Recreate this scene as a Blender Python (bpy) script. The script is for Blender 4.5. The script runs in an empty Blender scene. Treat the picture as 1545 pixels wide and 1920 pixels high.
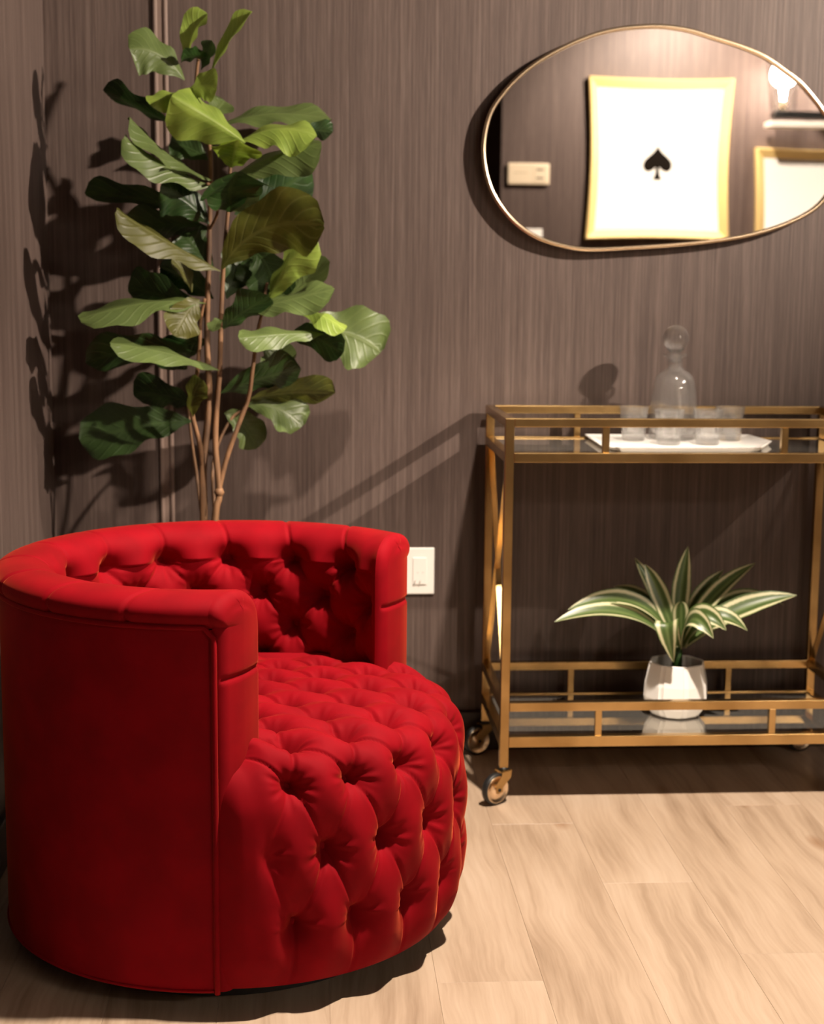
import bpy, bmesh, math, random
import numpy as np
from mathutils import Vector, Matrix
random.seed(7)
S = bpy.context.scene
COL = S.collection
PI = math.pi

# ------------------------------------------------------------------ camera
F_PX, CX, CY, CAM_H = 2800.0, 772.5, 960.0, 1.137       # the frame is 1545 x 1920
def nrm(v): return v / np.linalg.norm(v)
_y = nrm(np.array([590 - CX, 541 - CY, F_PX]))
_x = np.array([1, -.001, 0.]); _x[2] = -(_x[0] * _y[0] + _x[1] * _y[1]) / _y[2]; _x = nrm(_x)
_z = np.cross(_x, _y)
RWC = np.stack([_x, _y, _z], 1)
CAMPOS = np.array([0, 0, CAM_H])
def at(px, py, Y):
    """world point on the plane at depth Y seen at a pixel of the photograph"""
    d = RWC.T @ np.array([(px - CX) / F_PX, (py - CY) / F_PX, 1.])
    return Vector(CAMPOS + d * (Y / d[1]))
cam_d = bpy.data.cameras.new('camera'); cam = bpy.data.objects.new('camera', cam_d); COL.objects.link(cam)
cam_d.sensor_fit = 'VERTICAL'; cam_d.sensor_height = 36.0; cam_d.lens = 36.0 * F_PX / 1920
cam_d.clip_start = .05
R3 = Matrix((RWC[0], -RWC[1], -RWC[2])).transposed()
cam.matrix_world = Matrix.Translation(Vector(CAMPOS)) @ R3.to_4x4()
cam_d.dof.use_dof = True; cam_d.dof.focus_distance = 2.4; cam_d.dof.aperture_fstop = 4.5
S.camera = cam

# ------------------------------------------------------------------ world, exposure, light constants
w = bpy.data.worlds.new('world'); S.world = w; w.use_nodes = True
w.node_tree.nodes['Background'].inputs[0].default_value = (1, .85, .7, 1)
w.node_tree.nodes['Background'].inputs[1].default_value = .0
S.view_settings.view_transform = 'Standard'; S.view_settings.look = 'None'
S.view_settings.gamma = 1; S.view_settings.use_curve_mapping = False
S.view_settings.exposure = 0.0
try:
    S.cycles.caustics_reflective = True; S.cycles.blur_glossy = 1.0; S.cycles.caustics_refractive = True
    S.cycles.sample_clamp_indirect = 6
    S.cycles.diffuse_bounces = 2
except Exception: pass
WARM = (1.0, .85, .70)
BULB_STRENGTH = 110.0
LIGHT_A, LIGHT_B, LIGHT_P = 2300.0, 700.0, 380.0

# ------------------------------------------------------------------ helpers
def srgb(r, g, b):
    f = lambda c: (c / 12.92 if c <= .04045 else ((c + .055) / 1.055) ** 2.4)
    return (f(r / 255), f(g / 255), f(b / 255), 1)
def mat(name):
    m = bpy.data.materials.new(name); m.use_nodes = True
    nt = m.node_tree; return m, nt, nt.nodes['Principled BSDF']
def simple(name, col, rough=.5, metal=0., **kw):
    m, nt, b = mat(name)
    b.inputs['Base Color'].default_value = col if len(col) == 4 else (*col, 1)
    b.inputs['Roughness'].default_value = rough; b.inputs['Metallic'].default_value = metal
    for k, v in kw.items(): b.inputs[k.replace('_', ' ')].default_value = v
    return m
def N(nt, t, **kw):
    n = nt.nodes.new(t)
    for k, v in kw.items():
        if hasattr(n, k): setattr(n, k, v)
        else: n.inputs[k.replace('_', ' ')].default_value = v
    return n
def L(nt, a, b): nt.links.new(a, b)
def ramp(nt, stops, interp='LINEAR'):
    n = nt.nodes.new('ShaderNodeValToRGB'); n.color_ramp.interpolation = interp
    e = n.color_ramp.elements
    while len(e) < len(stops): e.new(.5)
    for i, (p, c) in enumerate(stops): e[i].position = p; e[i].color = c
    return n
def link(name, me, m=None, parent=None, kind=None):
    o = bpy.data.objects.new(name, me); COL.objects.link(o)
    if m: me.materials.append(m)
    if parent: o.parent = parent
    if kind: o['kind'] = kind
    return o
def obj(name, bm, m, parent=None, smooth=False, kind=None):
    me = bpy.data.meshes.new(name); bm.to_mesh(me); bm.free()
    if smooth:
        for p in me.polygons: p.use_smooth = True
    return link(name, me, m, parent, kind)
def thing(name, label, cat, loc=(0, 0, 0), rz=0, group=None):
    o = bpy.data.objects.new(name, None); COL.objects.link(o); o.empty_display_size = .05
    o.location = loc; o.rotation_euler = (0, 0, rz); o['label'] = label; o['category'] = cat
    if group: o['group'] = group
    return o
def tag(o, label, cat, group=None):
    o['label'] = label; o['category'] = cat
    if group: o['group'] = group
    return o
def dup(root, loc, label):
    r = root.copy(); COL.objects.link(r); r.location = loc; r['label'] = label
    for ch in list(root.children):
        c = ch.copy(); COL.objects.link(c); c.parent = r
        for g in list(ch.children):
            d = g.copy(); COL.objects.link(d); d.parent = c
    return r
def add_box(bm, x0, x1, y0, y1, z0, z1, bev=0):
    g = bmesh.ops.create_cube(bm, size=1)['verts']
    for v in g: v.co = Vector(((x0 + x1) / 2 + v.co.x * (x1 - x0), (y0 + y1) / 2 + v.co.y * (y1 - y0), (z0 + z1) / 2 + v.co.z * (z1 - z0)))
    if bev:
        ed = list({e for v in g for e in v.link_edges})
        bmesh.ops.bevel(bm, geom=ed, offset=bev, segments=2, affect='EDGES', profile=.5)
def box(*a, bev=0):
    bm = bmesh.new(); add_box(bm, *a, bev=bev); return bm
def add_bar(bm, p, q, wx, wy, up=Vector((0, 0, 1)), bev=0):
    p = Vector(p); q = Vector(q); d = (q - p).normalized()
    s = d.cross(up).normalized(); u = s.cross(d)
    g = bmesh.ops.create_cube(bm, size=1)['verts']; Lh = (q - p).length
    for v in g: v.co = (p + q) / 2 + d * (v.co.z * Lh) + s * (v.co.x * wx) + u * (v.co.y * wy)
    if bev:
        ed = list({e for v in g for e in v.link_edges})
        bmesh.ops.bevel(bm, geom=ed, offset=bev, segments=2, affect='EDGES')
def add_lathe(bm, prof, n=40, loc=(0, 0, 0), close=True):
    rings = []
    for r, z in prof:
        if r < 1e-5: rings.append([bm.verts.new((loc[0], loc[1], loc[2] + z))])
        else: rings.append([bm.verts.new((loc[0] + r * math.cos(2 * PI * k / n), loc[1] + r * math.sin(2 * PI * k / n), loc[2] + z)) for k in range(n)])
    for a, b in zip(rings, rings[1:]):
        for k in range(n):
            k2 = (k + 1) % n
            if len(a) == 1 and len(b) == 1: continue
            if len(a) == 1: bm.faces.new((a[0], b[k2], b[k]))
            elif len(b) == 1: bm.faces.new((a[k], a[k2], b[0]))
            else: bm.faces.new((a[k], a[k2], b[k2], b[k]))
def lathe(prof, n=40, loc=(0, 0, 0)):
    bm = bmesh.new(); add_lathe(bm, prof, n, loc); bmesh.ops.recalc_face_normals(bm, faces=bm.faces); return bm
def add_tube(bm, pts, rad, n=8, closed=False, squash=None):
    pts = [Vector(p) for p in pts]; m = len(pts); rings = []
    up = Vector((.13, .31, .94)).normalized(); prev = None
    for i, p in enumerate(pts):
        a = pts[(i - 1) % m] if (closed or i > 0) else p
        b = pts[(i + 1) % m] if (closed or i < m - 1) else p
        t = (b - a).normalized()
        s = (prev - t * prev.dot(t)) if prev is not None else t.cross(up)
        s.normalize(); prev = s; u = s.cross(t)
        r = rad[i] if isinstance(rad, (list, tuple)) else rad
        rings.append([bm.verts.new(p + s * (r * math.cos(2 * PI * k / n)) + u * (r * math.sin(2 * PI * k / n))) for k in range(n)])
    for i in range(m if closed else m - 1):
        a, b = rings[i], rings[(i + 1) % m]
        off = 0
        if closed and i == m - 1:
            off = min(range(n), key=lambda o: (a[0].co - b[o].co).length)
        for k in range(n):
            bm.faces.new((a[k], a[(k + 1) % n], b[(k + 1 + off) % n], b[(k + off) % n]))
    if not closed:
        bm.faces.new(list(reversed(rings[0]))); bm.faces.new(rings[-1])
def tube(pts, rad, n=8, closed=False):
    bm = bmesh.new(); add_tube(bm, pts, rad, n, closed); bmesh.ops.recalc_face_normals(bm, faces=bm.faces); return bm
def spline(pts, n=8, closed=False):
    """Catmull-Rom through points"""
    P = [np.array(p, float) for p in pts]; m = len(P); out = []
    for i in range(m if closed else m - 1):
        g = (lambda k: P[k % m]) if closed else (lambda k: P[min(max(k, 0), m - 1)])
        p0, p1, p2, p3 = g(i - 1), g(i), g(i + 1), g(i + 2)
        for k in range(n):
            t = k / n
            out.append(.5 * (2 * p1 + (p2 - p0) * t + (2 * p0 - 5 * p1 + 4 * p2 - p3) * t * t + (3 * p1 - p0 - 3 * p2 + p3) * t ** 3))
    if not closed: out.append(P[-1])
    return out
def add_prism(bm, poly, axis, a, b):
    """poly of 2D points extruded; axis 'y' -> points are x,z ; axis 'z' -> x,y"""
    f = (lambda p, h: (p[0], h, p[1])) if axis == 'y' else (lambda p, h: (p[0], p[1], h))
    A = [bm.verts.new(f(p, a)) for p in poly]; B = [bm.verts.new(f(p, b)) for p in poly]
    bm.faces.new(A); bm.faces.new(list(reversed(B))); n = len(poly)
    for k in range(n): bm.faces.new((A[k], B[k], B[(k + 1) % n], A[(k + 1) % n]))
    bmesh.ops.recalc_face_normals(bm, faces=bm.faces)
def grid_mesh(name, P, cyc_u=False):
    """P: array (nu, nv, 3) -> mesh of quads"""
    nu, nv = P.shape[:2]
    idx = np.arange(nu * nv).reshape(nu, nv)
    a = idx[:-1, :-1].ravel(); b = idx[1:, :-1].ravel(); c = idx[1:, 1:].ravel(); d = idx[:-1, 1:].ravel()
    me = bpy.data.meshes.new(name)
    me.from_pydata(P.reshape(-1, 3).tolist(), [], np.stack([a, b, c, d], 1).tolist())
    me.polygons.foreach_set('use_smooth', [True] * len(me.polygons)); me.update()
    return me

# ------------------------------------------------------------------ materials
def wallpaper():
    m, nt, b = mat('brown streaked wallcovering')
    geo = N(nt, 'ShaderNodeNewGeometry')
    sep = N(nt, 'ShaderNodeSeparateXYZ'); L(nt, geo.outputs['Position'], sep.inputs[0])
    add = N(nt, 'ShaderNodeMath', operation='ADD'); L(nt, sep.outputs[0], add.inputs[0]); L(nt, sep.outputs[1], add.inputs[1])
    def streak(sx, sz, det, off):
        c = N(nt, 'ShaderNodeCombineXYZ')
        a = N(nt, 'ShaderNodeMath', operation='MULTIPLY'); a.inputs[1].default_value = sx; L(nt, add.outputs[0], a.inputs[0])
        z = N(nt, 'ShaderNodeMath', operation='MULTIPLY_ADD'); z.inputs[1].default_value = sz; z.inputs[2].default_value = off; L(nt, sep.outputs[2], z.inputs[0])
        L(nt, a.outputs[0], c.inputs[0]); L(nt, z.outputs[0], c.inputs[1])
        n = N(nt, 'ShaderNodeTexNoise'); n.noise_dimensions = '2D'; n.inputs['Scale'].default_value = 1; n.inputs['Detail'].default_value = det; n.inputs['Roughness'].default_value = .6
        L(nt, c.outputs[0], n.inputs['Vector']); return n.outputs[0]
    s1 = streak(190, 2.6, 3, 0); s2 = streak(40, .5, 2, 9); s3 = streak(520, 14, 2, 4)
    m1 = N(nt, 'ShaderNodeMath', operation='MULTIPLY_ADD'); m1.inputs[1].default_value = .7; L(nt, s1, m1.inputs[0])
    k2 = N(nt, 'ShaderNodeMath', operation='MULTIPLY'); k2.inputs[1].default_value = .45; L(nt, s2, k2.inputs[0]); L(nt, k2.outputs[0], m1.inputs[2])
    m2 = N(nt, 'ShaderNodeMath', operation='MULTIPLY_ADD'); m2.inputs[1].default_value = .35; L(nt, s3, m2.inputs[0]); L(nt, m1.outputs[0], m2.inputs[2])
    r = ramp(nt, [(.46, (.046, .030, .0255, 1)), (.74, (.074, .0505, .043, 1)), (1.0, (.116, .083, .071, 1))])
    L(nt, m2.outputs[0], r.inputs[0]); L(nt, r.outputs[0], b.inputs['Base Color'])
    b.inputs['Roughness'].default_value = .55; b.inputs['Specular IOR Level'].default_value = .35
    bp = N(nt, 'ShaderNodeBump'); bp.inputs['Strength'].default_value = .35; bp.inputs['Distance'].default_value = .0012
    L(nt, m2.outputs[0], bp.inputs['Height']); L(nt, bp.outputs[0], b.inputs['Normal'])
    return m
def plankmat():
    m, nt, b = mat('pale oak vinyl plank')
    tc = N(nt, 'ShaderNodeTexCoord'); oi = N(nt, 'ShaderNodeObjectInfo')
    off = N(nt, 'ShaderNodeVectorMath', operation='SCALE'); off.inputs[0].default_value = (7, 13, 3); L(nt, oi.outputs['Random'], off.inputs['Scale'])
    v = N(nt, 'ShaderNodeVectorMath', operation='ADD'); L(nt, tc.outputs['Object'], v.inputs[0]); L(nt, off.outputs[0], v.inputs[1])
    # slow wavy distortion, then stretch along the plank
    dn = N(nt, 'ShaderNodeTexNoise'); dn.inputs['Scale'].default_value = 3.2; dn.inputs['Detail'].default_value = 3; L(nt, v.outputs[0], dn.inputs['Vector'])
    ds = N(nt, 'ShaderNodeVectorMath', operation='MULTIPLY_ADD'); ds.inputs[1].default_value = (.055, .0, 0); L(nt, dn.outputs['Color'], ds.inputs[0]); L(nt, v.outputs[0], ds.inputs[2])
    mp = N(nt, 'ShaderNodeMapping'); mp.inputs['Scale'].default_value = (26, 1.7, 1); L(nt, ds.outputs[0], mp.inputs[0])
    n1 = N(nt, 'ShaderNodeTexNoise'); n1.inputs['Scale'].default_value = 1; n1.inputs['Detail'].default_value = 6; n1.inputs['Roughness'].default_value = .62; L(nt, mp.outputs[0], n1.inputs['Vector'])
    mp2 = N(nt, 'ShaderNodeMapping'); mp2.inputs['Scale'].default_value = (150, 5, 1); L(nt, ds.outputs[0], mp2.inputs[0])
    n2 = N(nt, 'ShaderNodeTexNoise'); n2.inputs['Scale'].default_value = 1; n2.inputs['Detail'].default_value = 3; L(nt, mp2.outputs[0], n2.inputs['Vector'])
    mp3 = N(nt, 'ShaderNodeMapping'); mp3.inputs['Scale'].default_value = (7, 1.6, 1); L(nt, ds.outputs[0], mp3.inputs[0])
    n3 = N(nt, 'ShaderNodeTexNoise'); n3.inputs['Scale'].default_value = 1; n3.inputs['Detail'].default_value = 2; L(nt, mp3.outputs[0], n3.inputs['Vector'])
    a1 = N(nt, 'ShaderNodeMath', operation='MULTIPLY_ADD'); a1.inputs[1].default_value = .55; L(nt, n1.outputs[0], a1.inputs[0])
    a0 = N(nt, 'ShaderNodeMath', operation='MULTIPLY'); a0.inputs[1].default_value = .45; L(nt, n3.outputs[0], a0.inputs[0]); L(nt, a0.outputs[0], a1.inputs[2])
    a2 = N(nt, 'ShaderNodeMath', operation='MULTIPLY_ADD'); a2.inputs[1].default_value = .24; L(nt, n2.outputs[0], a2.inputs[0]); L(nt, a1.outputs[0], a2.inputs[2])
    a3 = N(nt, 'ShaderNodeMath', operation='MULTIPLY_ADD'); a3.inputs[1].default_value = .07; L(nt, oi.outputs['Random'], a3.inputs[0]); L(nt, a2.outputs[0], a3.inputs[2])
    r = ramp(nt, [(.41, (.19, .125, .08, 1)), (.53, (.31, .22, .152, 1)), (.66, (.40, .295, .212, 1)), (.85, (.48, .37, .28, 1))])
    L(nt, a3.outputs[0], r.inputs[0])
    vo = N(nt, 'ShaderNodeTexVoronoi'); vo.inputs['Scale'].default_value = 1.0
    mpk = N(nt, 'ShaderNodeMapping'); mpk.inputs['Scale'].default_value = (5.5, 2.2, 1); L(nt, ds.outputs[0], mpk.inputs[0]); L(nt, mpk.outputs[0], vo.inputs['Vector'])
    kr = ramp(nt, [(.0, (.42, .27, .17, 1)), (.045, (.62, .47, .36, 1)), (.13, (1, 1, 1, 1))]); L(nt, vo.outputs['Distance'], kr.inputs[0])
    mx = N(nt, 'ShaderNodeMix', data_type='RGBA', blend_type='MULTIPLY'); mx.inputs[0].default_value = .75
    L(nt, r.outputs[0], mx.inputs[6]); L(nt, kr.outputs[0], mx.inputs[7]); L(nt, mx.outputs[2], b.inputs['Base Color'])
    b.inputs['Roughness'].default_value = .42; b.inputs['Specular IOR Level'].default_value = .4
    bp = N(nt, 'ShaderNodeBump'); bp.inputs['Strength'].default_value = .15; bp.inputs['Distance'].default_value = .001
    L(nt, a2.outputs[0], bp.inputs['Height']); L(nt, bp.outputs[0], b.inputs['Normal'])
    return m
def velvet(name, base, tint):
    m, nt, b = mat(name)
    tc = N(nt, 'ShaderNodeTexCoord')
    n = N(nt, 'ShaderNodeTexNoise'); n.inputs['Scale'].default_value = 14; n.inputs['Detail'].default_value = 5; L(nt, tc.outputs['Object'], n.inputs['Vector'])
    r = ramp(nt, [(.35, tuple(c * .86 for c in base) + (1,)), (.65, tuple(min(1, c * 1.08) for c in base) + (1,))])
    L(nt, n.outputs[0], r.inputs[0]); L(nt, r.outputs[0], b.inputs['Base Color'])
    b.inputs['Roughness'].default_value = .75; b.inputs['Specular IOR Level'].default_value = .08
    b.inputs['Sheen Weight'].default_value = .30; b.inputs['Sheen Roughness'].default_value = .32; b.inputs['Sheen Tint'].default_value = tint
    n2 = N(nt, 'ShaderNodeTexNoise'); n2.inputs['Scale'].default_value = 900; n2.inputs['Detail'].default_value = 2; L(nt, tc.outputs['Object'], n2.inputs['Vector'])
    bp = N(nt, 'ShaderNodeBump'); bp.inputs['Strength'].default_value = .12; bp.inputs['Distance'].default_value = .0006
    L(nt, n2.outputs[0], bp.inputs['Height']); L(nt, bp.outputs[0], b.inputs['Normal'])
    return m
def brass():
    m, nt, b = mat('brushed antique brass')
    tc = N(nt, 'ShaderNodeTexCoord')
    n = N(nt, 'ShaderNodeTexNoise'); n.inputs['Scale'].default_value = 9; n.inputs['Detail'].default_value = 4; L(nt, tc.outputs['Object'], n.inputs['Vector'])
    r = ramp(nt, [(.35, (.42, .27, .11, 1)), (.65, (.62, .42, .185, 1))]); L(nt, n.outputs[0], r.inputs[0]); L(nt, r.outputs[0], b.inputs['Base Color'])
    b.inputs['Metallic'].default_value = 1; b.inputs['Roughness'].default_value = .25
    return m
def leafmat(name, c_dark, c_light, vein, trans=.35, under=(.16, .22, .10)):
    m, nt, b = mat(name)
    uv = N(nt, 'ShaderNodeUVMap'); sep = N(nt, 'ShaderNodeSeparateXYZ'); L(nt, uv.outputs[0], sep.inputs[0])
    # u: 0..1 across, v: 0..1 along ; side veins run forward from the midrib
    ab = N(nt, 'ShaderNodeMath', operation='SUBTRACT'); ab.inputs[1].default_value = .5; L(nt, sep.outputs[0], ab.inputs[0])
    aa = N(nt, 'ShaderNodeMath', operation='ABSOLUTE'); L(nt, ab.outputs[0], aa.inputs[0])
    sl = N(nt, 'ShaderNodeMath', operation='MULTIPLY_ADD'); sl.inputs[1].default_value = -.55; L(nt, aa.outputs[0], sl.inputs[0]); L(nt, sep.outputs[1], sl.inputs[2])
    fr = N(nt, 'ShaderNodeMath', operation='MULTIPLY'); fr.inputs[1].default_value = 8.0; L(nt, sl.outputs[0], fr.inputs[0])
    pp = N(nt, 'ShaderNodeMath', operation='PINGPONG'); pp.inputs[1].default_value = .5; L(nt, fr.outputs[0], pp.inputs[0])
    sv = ramp(nt, [(.0, (1, 1, 1, 1)), (.09, (.25, .25, .25, 1)), (.2, (0, 0, 0, 1))]); L(nt, pp.outputs[0], sv.inputs[0])
    mv = ramp(nt, [(.0, (1, 1, 1, 1)), (.022, (1, 1, 1, 1)), (.05, (0, 0, 0, 1))]); L(nt, aa.outputs[0], mv.inputs[0])
    vmax = N(nt, 'ShaderNodeMath', operation='MAXIMUM'); L(nt, sv.outputs[0], vmax.inputs[0]); L(nt, mv.outputs[0], vmax.inputs[1])
    tc = N(nt, 'ShaderNodeTexCoord'); n = N(nt, 'ShaderNodeTexNoise'); n.inputs['Scale'].default_value = 22; n.inputs['Detail'].default_value = 4; L(nt, tc.outputs['Object'], n.inputs['Vector'])
    r = ramp(nt, [(.35, (*c_dark, 1)), (.68, (*c_light, 1))]); L(nt, n.outputs[0], r.inputs[0])
    vm = N(nt, 'ShaderNodeMath', operation='MULTIPLY'); vm.inputs[1].default_value = .38; L(nt, vmax.outputs[0], vm.inputs[0])
    mx = N(nt, 'ShaderNodeMix', data_type='RGBA'); L(nt, vm.outputs[0], mx.inputs[0]); L(nt, r.outputs[0], mx.inputs[6]); mx.inputs[7].default_value = (*vein, 1)
    g = N(nt, 'ShaderNodeNewGeometry')
    mu = N(nt, 'ShaderNodeMix', data_type='RGBA'); mu.inputs[7].default_value = (*under, 1)
    kk = N(nt, 'ShaderNodeMath', operation='MULTIPLY'); kk.inputs[1].default_value = .5; L(nt, g.outputs['Backfacing'], kk.inputs[0])
    L(nt, kk.outputs[0], mu.inputs[0]); L(nt, mx.outputs[2], mu.inputs[6]); L(nt, mu.outputs[2], b.inputs['Base Color'])
    b.inputs['Roughness'].default_value = .42; b.inputs['Specular IOR Level'].default_value = .45
    bp = N(nt, 'ShaderNodeBump'); bp.inputs['Strength'].default_value = .3; bp.inputs['Distance'].default_value = .003; bp.invert = True
    L(nt, vmax.outputs[0], bp.inputs['Height']); L(nt, bp.outputs[0], b.inputs['Normal'])
    tr = N(nt, 'ShaderNodeBsdfTranslucent'); L(nt, mu.outputs[2], tr.inputs['Color'])
    ms = N(nt, 'ShaderNodeMixShader'); ms.inputs[0].default_value = trans
    L(nt, b.outputs[0], ms.inputs[1]); L(nt, tr.outputs[0], ms.inputs[2])
    L(nt, ms.outputs[0], nt.nodes['Material Output'].inputs['Surface'])
    return m
def stripedleaf():
    m, nt, b = mat('striped dracaena leaf')
    uv = N(nt, 'ShaderNodeUVMap'); sep = N(nt, 'ShaderNodeSeparateXYZ'); L(nt, uv.outputs[0], sep.inputs[0])
    g1, g2, g3, cr = (.045, .080, .018, 1), (.080, .125, .032, 1), (.12, .17, .055, 1), (.56, .53, .33, 1)
    r = ramp(nt, [(0, g2), (.06, g2), (.09, cr), (.20, cr), (.25, g2), (.36, g1), (.5, g3), (.64, g1), (.78, g2), (.82, cr), (.93, cr), (.96, g2)])
    n = N(nt, 'ShaderNodeTexNoise'); n.inputs['Scale'].default_value = 40
    ad = N(nt, 'ShaderNodeMath', operation='MULTIPLY_ADD'); ad.inputs[1].default_value = .05; L(nt, n.outputs[0], ad.inputs[0]); L(nt, sep.outputs[0], ad.inputs[2])
    L(nt, ad.outputs[0], r.inputs[0]); L(nt, r.outputs[0], b.inputs['Base Color'])
    b.inputs['Roughness'].default_value = .4
    tr = N(nt, 'ShaderNodeBsdfTranslucent'); L(nt, r.outputs[0], tr.inputs['Color'])
    ms = N(nt, 'ShaderNodeMixShader'); ms.inputs[0].default_value = .15
    L(nt, b.outputs[0], ms.inputs[1]); L(nt, tr.outputs[0], ms.inputs[2]); L(nt, ms.outputs[0], nt.nodes['Material Output'].inputs['Surface'])
    return m
def thin_glass(name, tint=(1, 1, 1, 1), refl=1.0):
    m, nt, b = mat(name); nt.nodes.remove(b)
    t = N(nt, 'ShaderNodeBsdfTransparent'); t.inputs[0].default_value = tint
    g = N(nt, 'ShaderNodeBsdfGlossy'); g.inputs['Roughness'].default_value = .03
    lw = N(nt, 'ShaderNodeFresnel')
    gb = N(nt, 'ShaderNodeNewGeometry'); io = N(nt, 'ShaderNodeMath', operation='MULTIPLY_ADD'); io.inputs[1].default_value = -.8333; io.inputs[2].default_value = 1.5
    L(nt, gb.outputs['Backfacing'], io.inputs[0]); L(nt, io.outputs[0], lw.inputs[0])
    ms = N(nt, 'ShaderNodeMixShader'); L(nt, lw.outputs[0], ms.inputs[0]); L(nt, t.outputs[0], ms.inputs[1]); L(nt, g.outputs[0], ms.inputs[2])
    L(nt, ms.outputs[0], nt.nodes['Material Output'].inputs['Surface'])
    return m
def emit(name, col, s):
    m, nt, b = mat(name); nt.nodes.remove(b)
    e = N(nt, 'ShaderNodeEmission'); e.inputs[0].default_value = (*col, 1); e.inputs[1].default_value = s
    L(nt, e.outputs[0], nt.nodes['Material Output'].inputs['Surface']); return m
def barkmat():
    m, nt, b = mat('brown fig bark')
    tc = N(nt, 'ShaderNodeTexCoord'); mp = N(nt, 'ShaderNodeMapping'); mp.inputs['Scale'].default_value = (60, 60, 14); L(nt, tc.outputs['Object'], mp.inputs[0])
    n = N(nt, 'ShaderNodeTexNoise'); n.inputs['Scale'].default_value = 1; n.inputs['Detail'].default_value = 5; L(nt, mp.outputs[0], n.inputs['Vector'])
    r = ramp(nt, [(.3, (.06, .028, .012, 1)), (.7, (.21, .105, .045, 1))]); L(nt, n.outputs[0], r.inputs[0]); L(nt, r.outputs[0], b.inputs['Base Color'])
    b.inputs['Roughness'].default_value = .7
    bp = N(nt, 'ShaderNodeBump'); bp.inputs['Strength'].default_value = .5; bp.inputs['Distance'].default_value = .003; L(nt, n.outputs[0], bp.inputs['Height']); L(nt, bp.outputs[0], b.inputs['Normal'])
    return m
M_WALL = wallpaper(); M_PLANK = plankmat()
M_RED = velvet('crimson velvet', (.212, .0012, .0056), (1, .20, .07, 1))
M_BRASS = brass()
M_GOLD = simple('pale gold frame', (.86, .68, .48), .25, 1)
M_MIRROR = simple('silver mirror', (.90, .88, .86), .0, 1)
M_SHELF = simple('smoked mirror shelf', (.60, .57, .52), .025, .9)
M_WHITE = simple('white glazed ceramic', (.90, .88, .85), .18)
M_PLASTIC = simple('white plastic', (.85, .83, .79), .35)
M_OFFWHITE = simple('cream plastic', (.62, .52, .38), .4)
M_SLOT = simple('dark slot', (.04, .035, .03), .6)
M_BLACK = simple('black rubber', (.012, .012, .012), .45)
M_BLACKM = simple('matte black metal', (.02, .02, .02), .35, .6)
M_CEIL = simple('dark ceiling paint', (.10, .085, .075), .85)
M_BASE = simple('dark brown baseboard', (.020, .015, .013), .4)
M_TRIM = simple('taupe trim strip', (.17, .12, .10), .35)
M_SOIL = simple('dark potting soil', (.018, .012, .008), .95)
M_POT = simple('charcoal planter', (.03, .03, .032), .5)
M_CARD = simple('white art panel', (.88, .87, .84), .6)
M_INK = simple('black ink', (.006, .004, .003), .9, Specular_IOR_Level=.05)
M_GILT = simple('gilt picture frame', (.84, .62, .26), .4, .25)
M_BARK = barkmat()
M_FIG_D = leafmat('shaded fig leaf', (.008, .026, .005), (.022, .058, .010), (.05, .09, .025), .22, (.04, .065, .02))  # darker copy of the leaf green, shade on unlit leaves put into its colour
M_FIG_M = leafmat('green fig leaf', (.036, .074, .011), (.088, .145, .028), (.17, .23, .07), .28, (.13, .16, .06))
M_FIG_Y = leafmat('young and lit fig leaf', (.16, .27, .020), (.30, .42, .045), (.42, .52, .12), .38, (.28, .36, .09))  # paler green of young growth, also paints strong light on the brightest leaves
M_FIG_O = leafmat('backlit olive fig leaf', (.050, .060, .008), (.105, .115, .018), (.17, .18, .05), .45, (.13, .12, .03))  # olive copy, light coming through backlit undersides put into the colour
M_DRAC = stripedleaf()
def crystal(nm, k):
    m, nt, b = mat(nm)
    b.inputs['Transmission Weight'].default_value = 1; b.inputs['Roughness'].default_value = 0; b.inputs['IOR'].default_value = 1.48
    t = N(nt, 'ShaderNodeBsdfTransparent'); ms = N(nt, 'ShaderNodeMixShader'); ms.inputs[0].default_value = k
    g = N(nt, 'ShaderNodeBsdfGlossy'); g.inputs['Roughness'].default_value = .04
    fr = N(nt, 'ShaderNodeFresnel')
    gb = N(nt, 'ShaderNodeNewGeometry'); io = N(nt, 'ShaderNodeMath', operation='MULTIPLY_ADD'); io.inputs[1].default_value = -.8333; io.inputs[2].default_value = 1.5
    L(nt, gb.outputs['Backfacing'], io.inputs[0]); L(nt, io.outputs[0], fr.inputs[0])
    m2 = N(nt, 'ShaderNodeMixShader'); L(nt, fr.outputs[0], m2.inputs[0]); L(nt, t.outputs[0], m2.inputs[1]); L(nt, g.outputs[0], m2.inputs[2])
    L(nt, b.outputs[0], ms.inputs[1]); L(nt, m2.outputs[0], ms.inputs[2]); df = N(nt, 'ShaderNodeBsdfDiffuse'); df.inputs[0].default_value = (.95, .93, .9, 1); m3 = N(nt, 'ShaderNodeMixShader'); m3.inputs[0].default_value = .022  # faint white haze added to lighten the glass in place of refracted light
    L(nt, ms.outputs[0], m3.inputs[1]); L(nt, df.outputs[0], m3.inputs[2]); L(nt, m3.outputs[0], nt.nodes['Material Output'].inputs['Surface'])
    return m
M_GLASS = crystal('clear crystal', .68)
M_SOLID = crystal('solid crystal', .12)
M_SHADE = thin_glass('clear glass shade')
M_BULB = emit('glowing bulb', WARM, BULB_STRENGTH)
M_DOWN = emit('downlight lens', WARM, 8)

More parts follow.
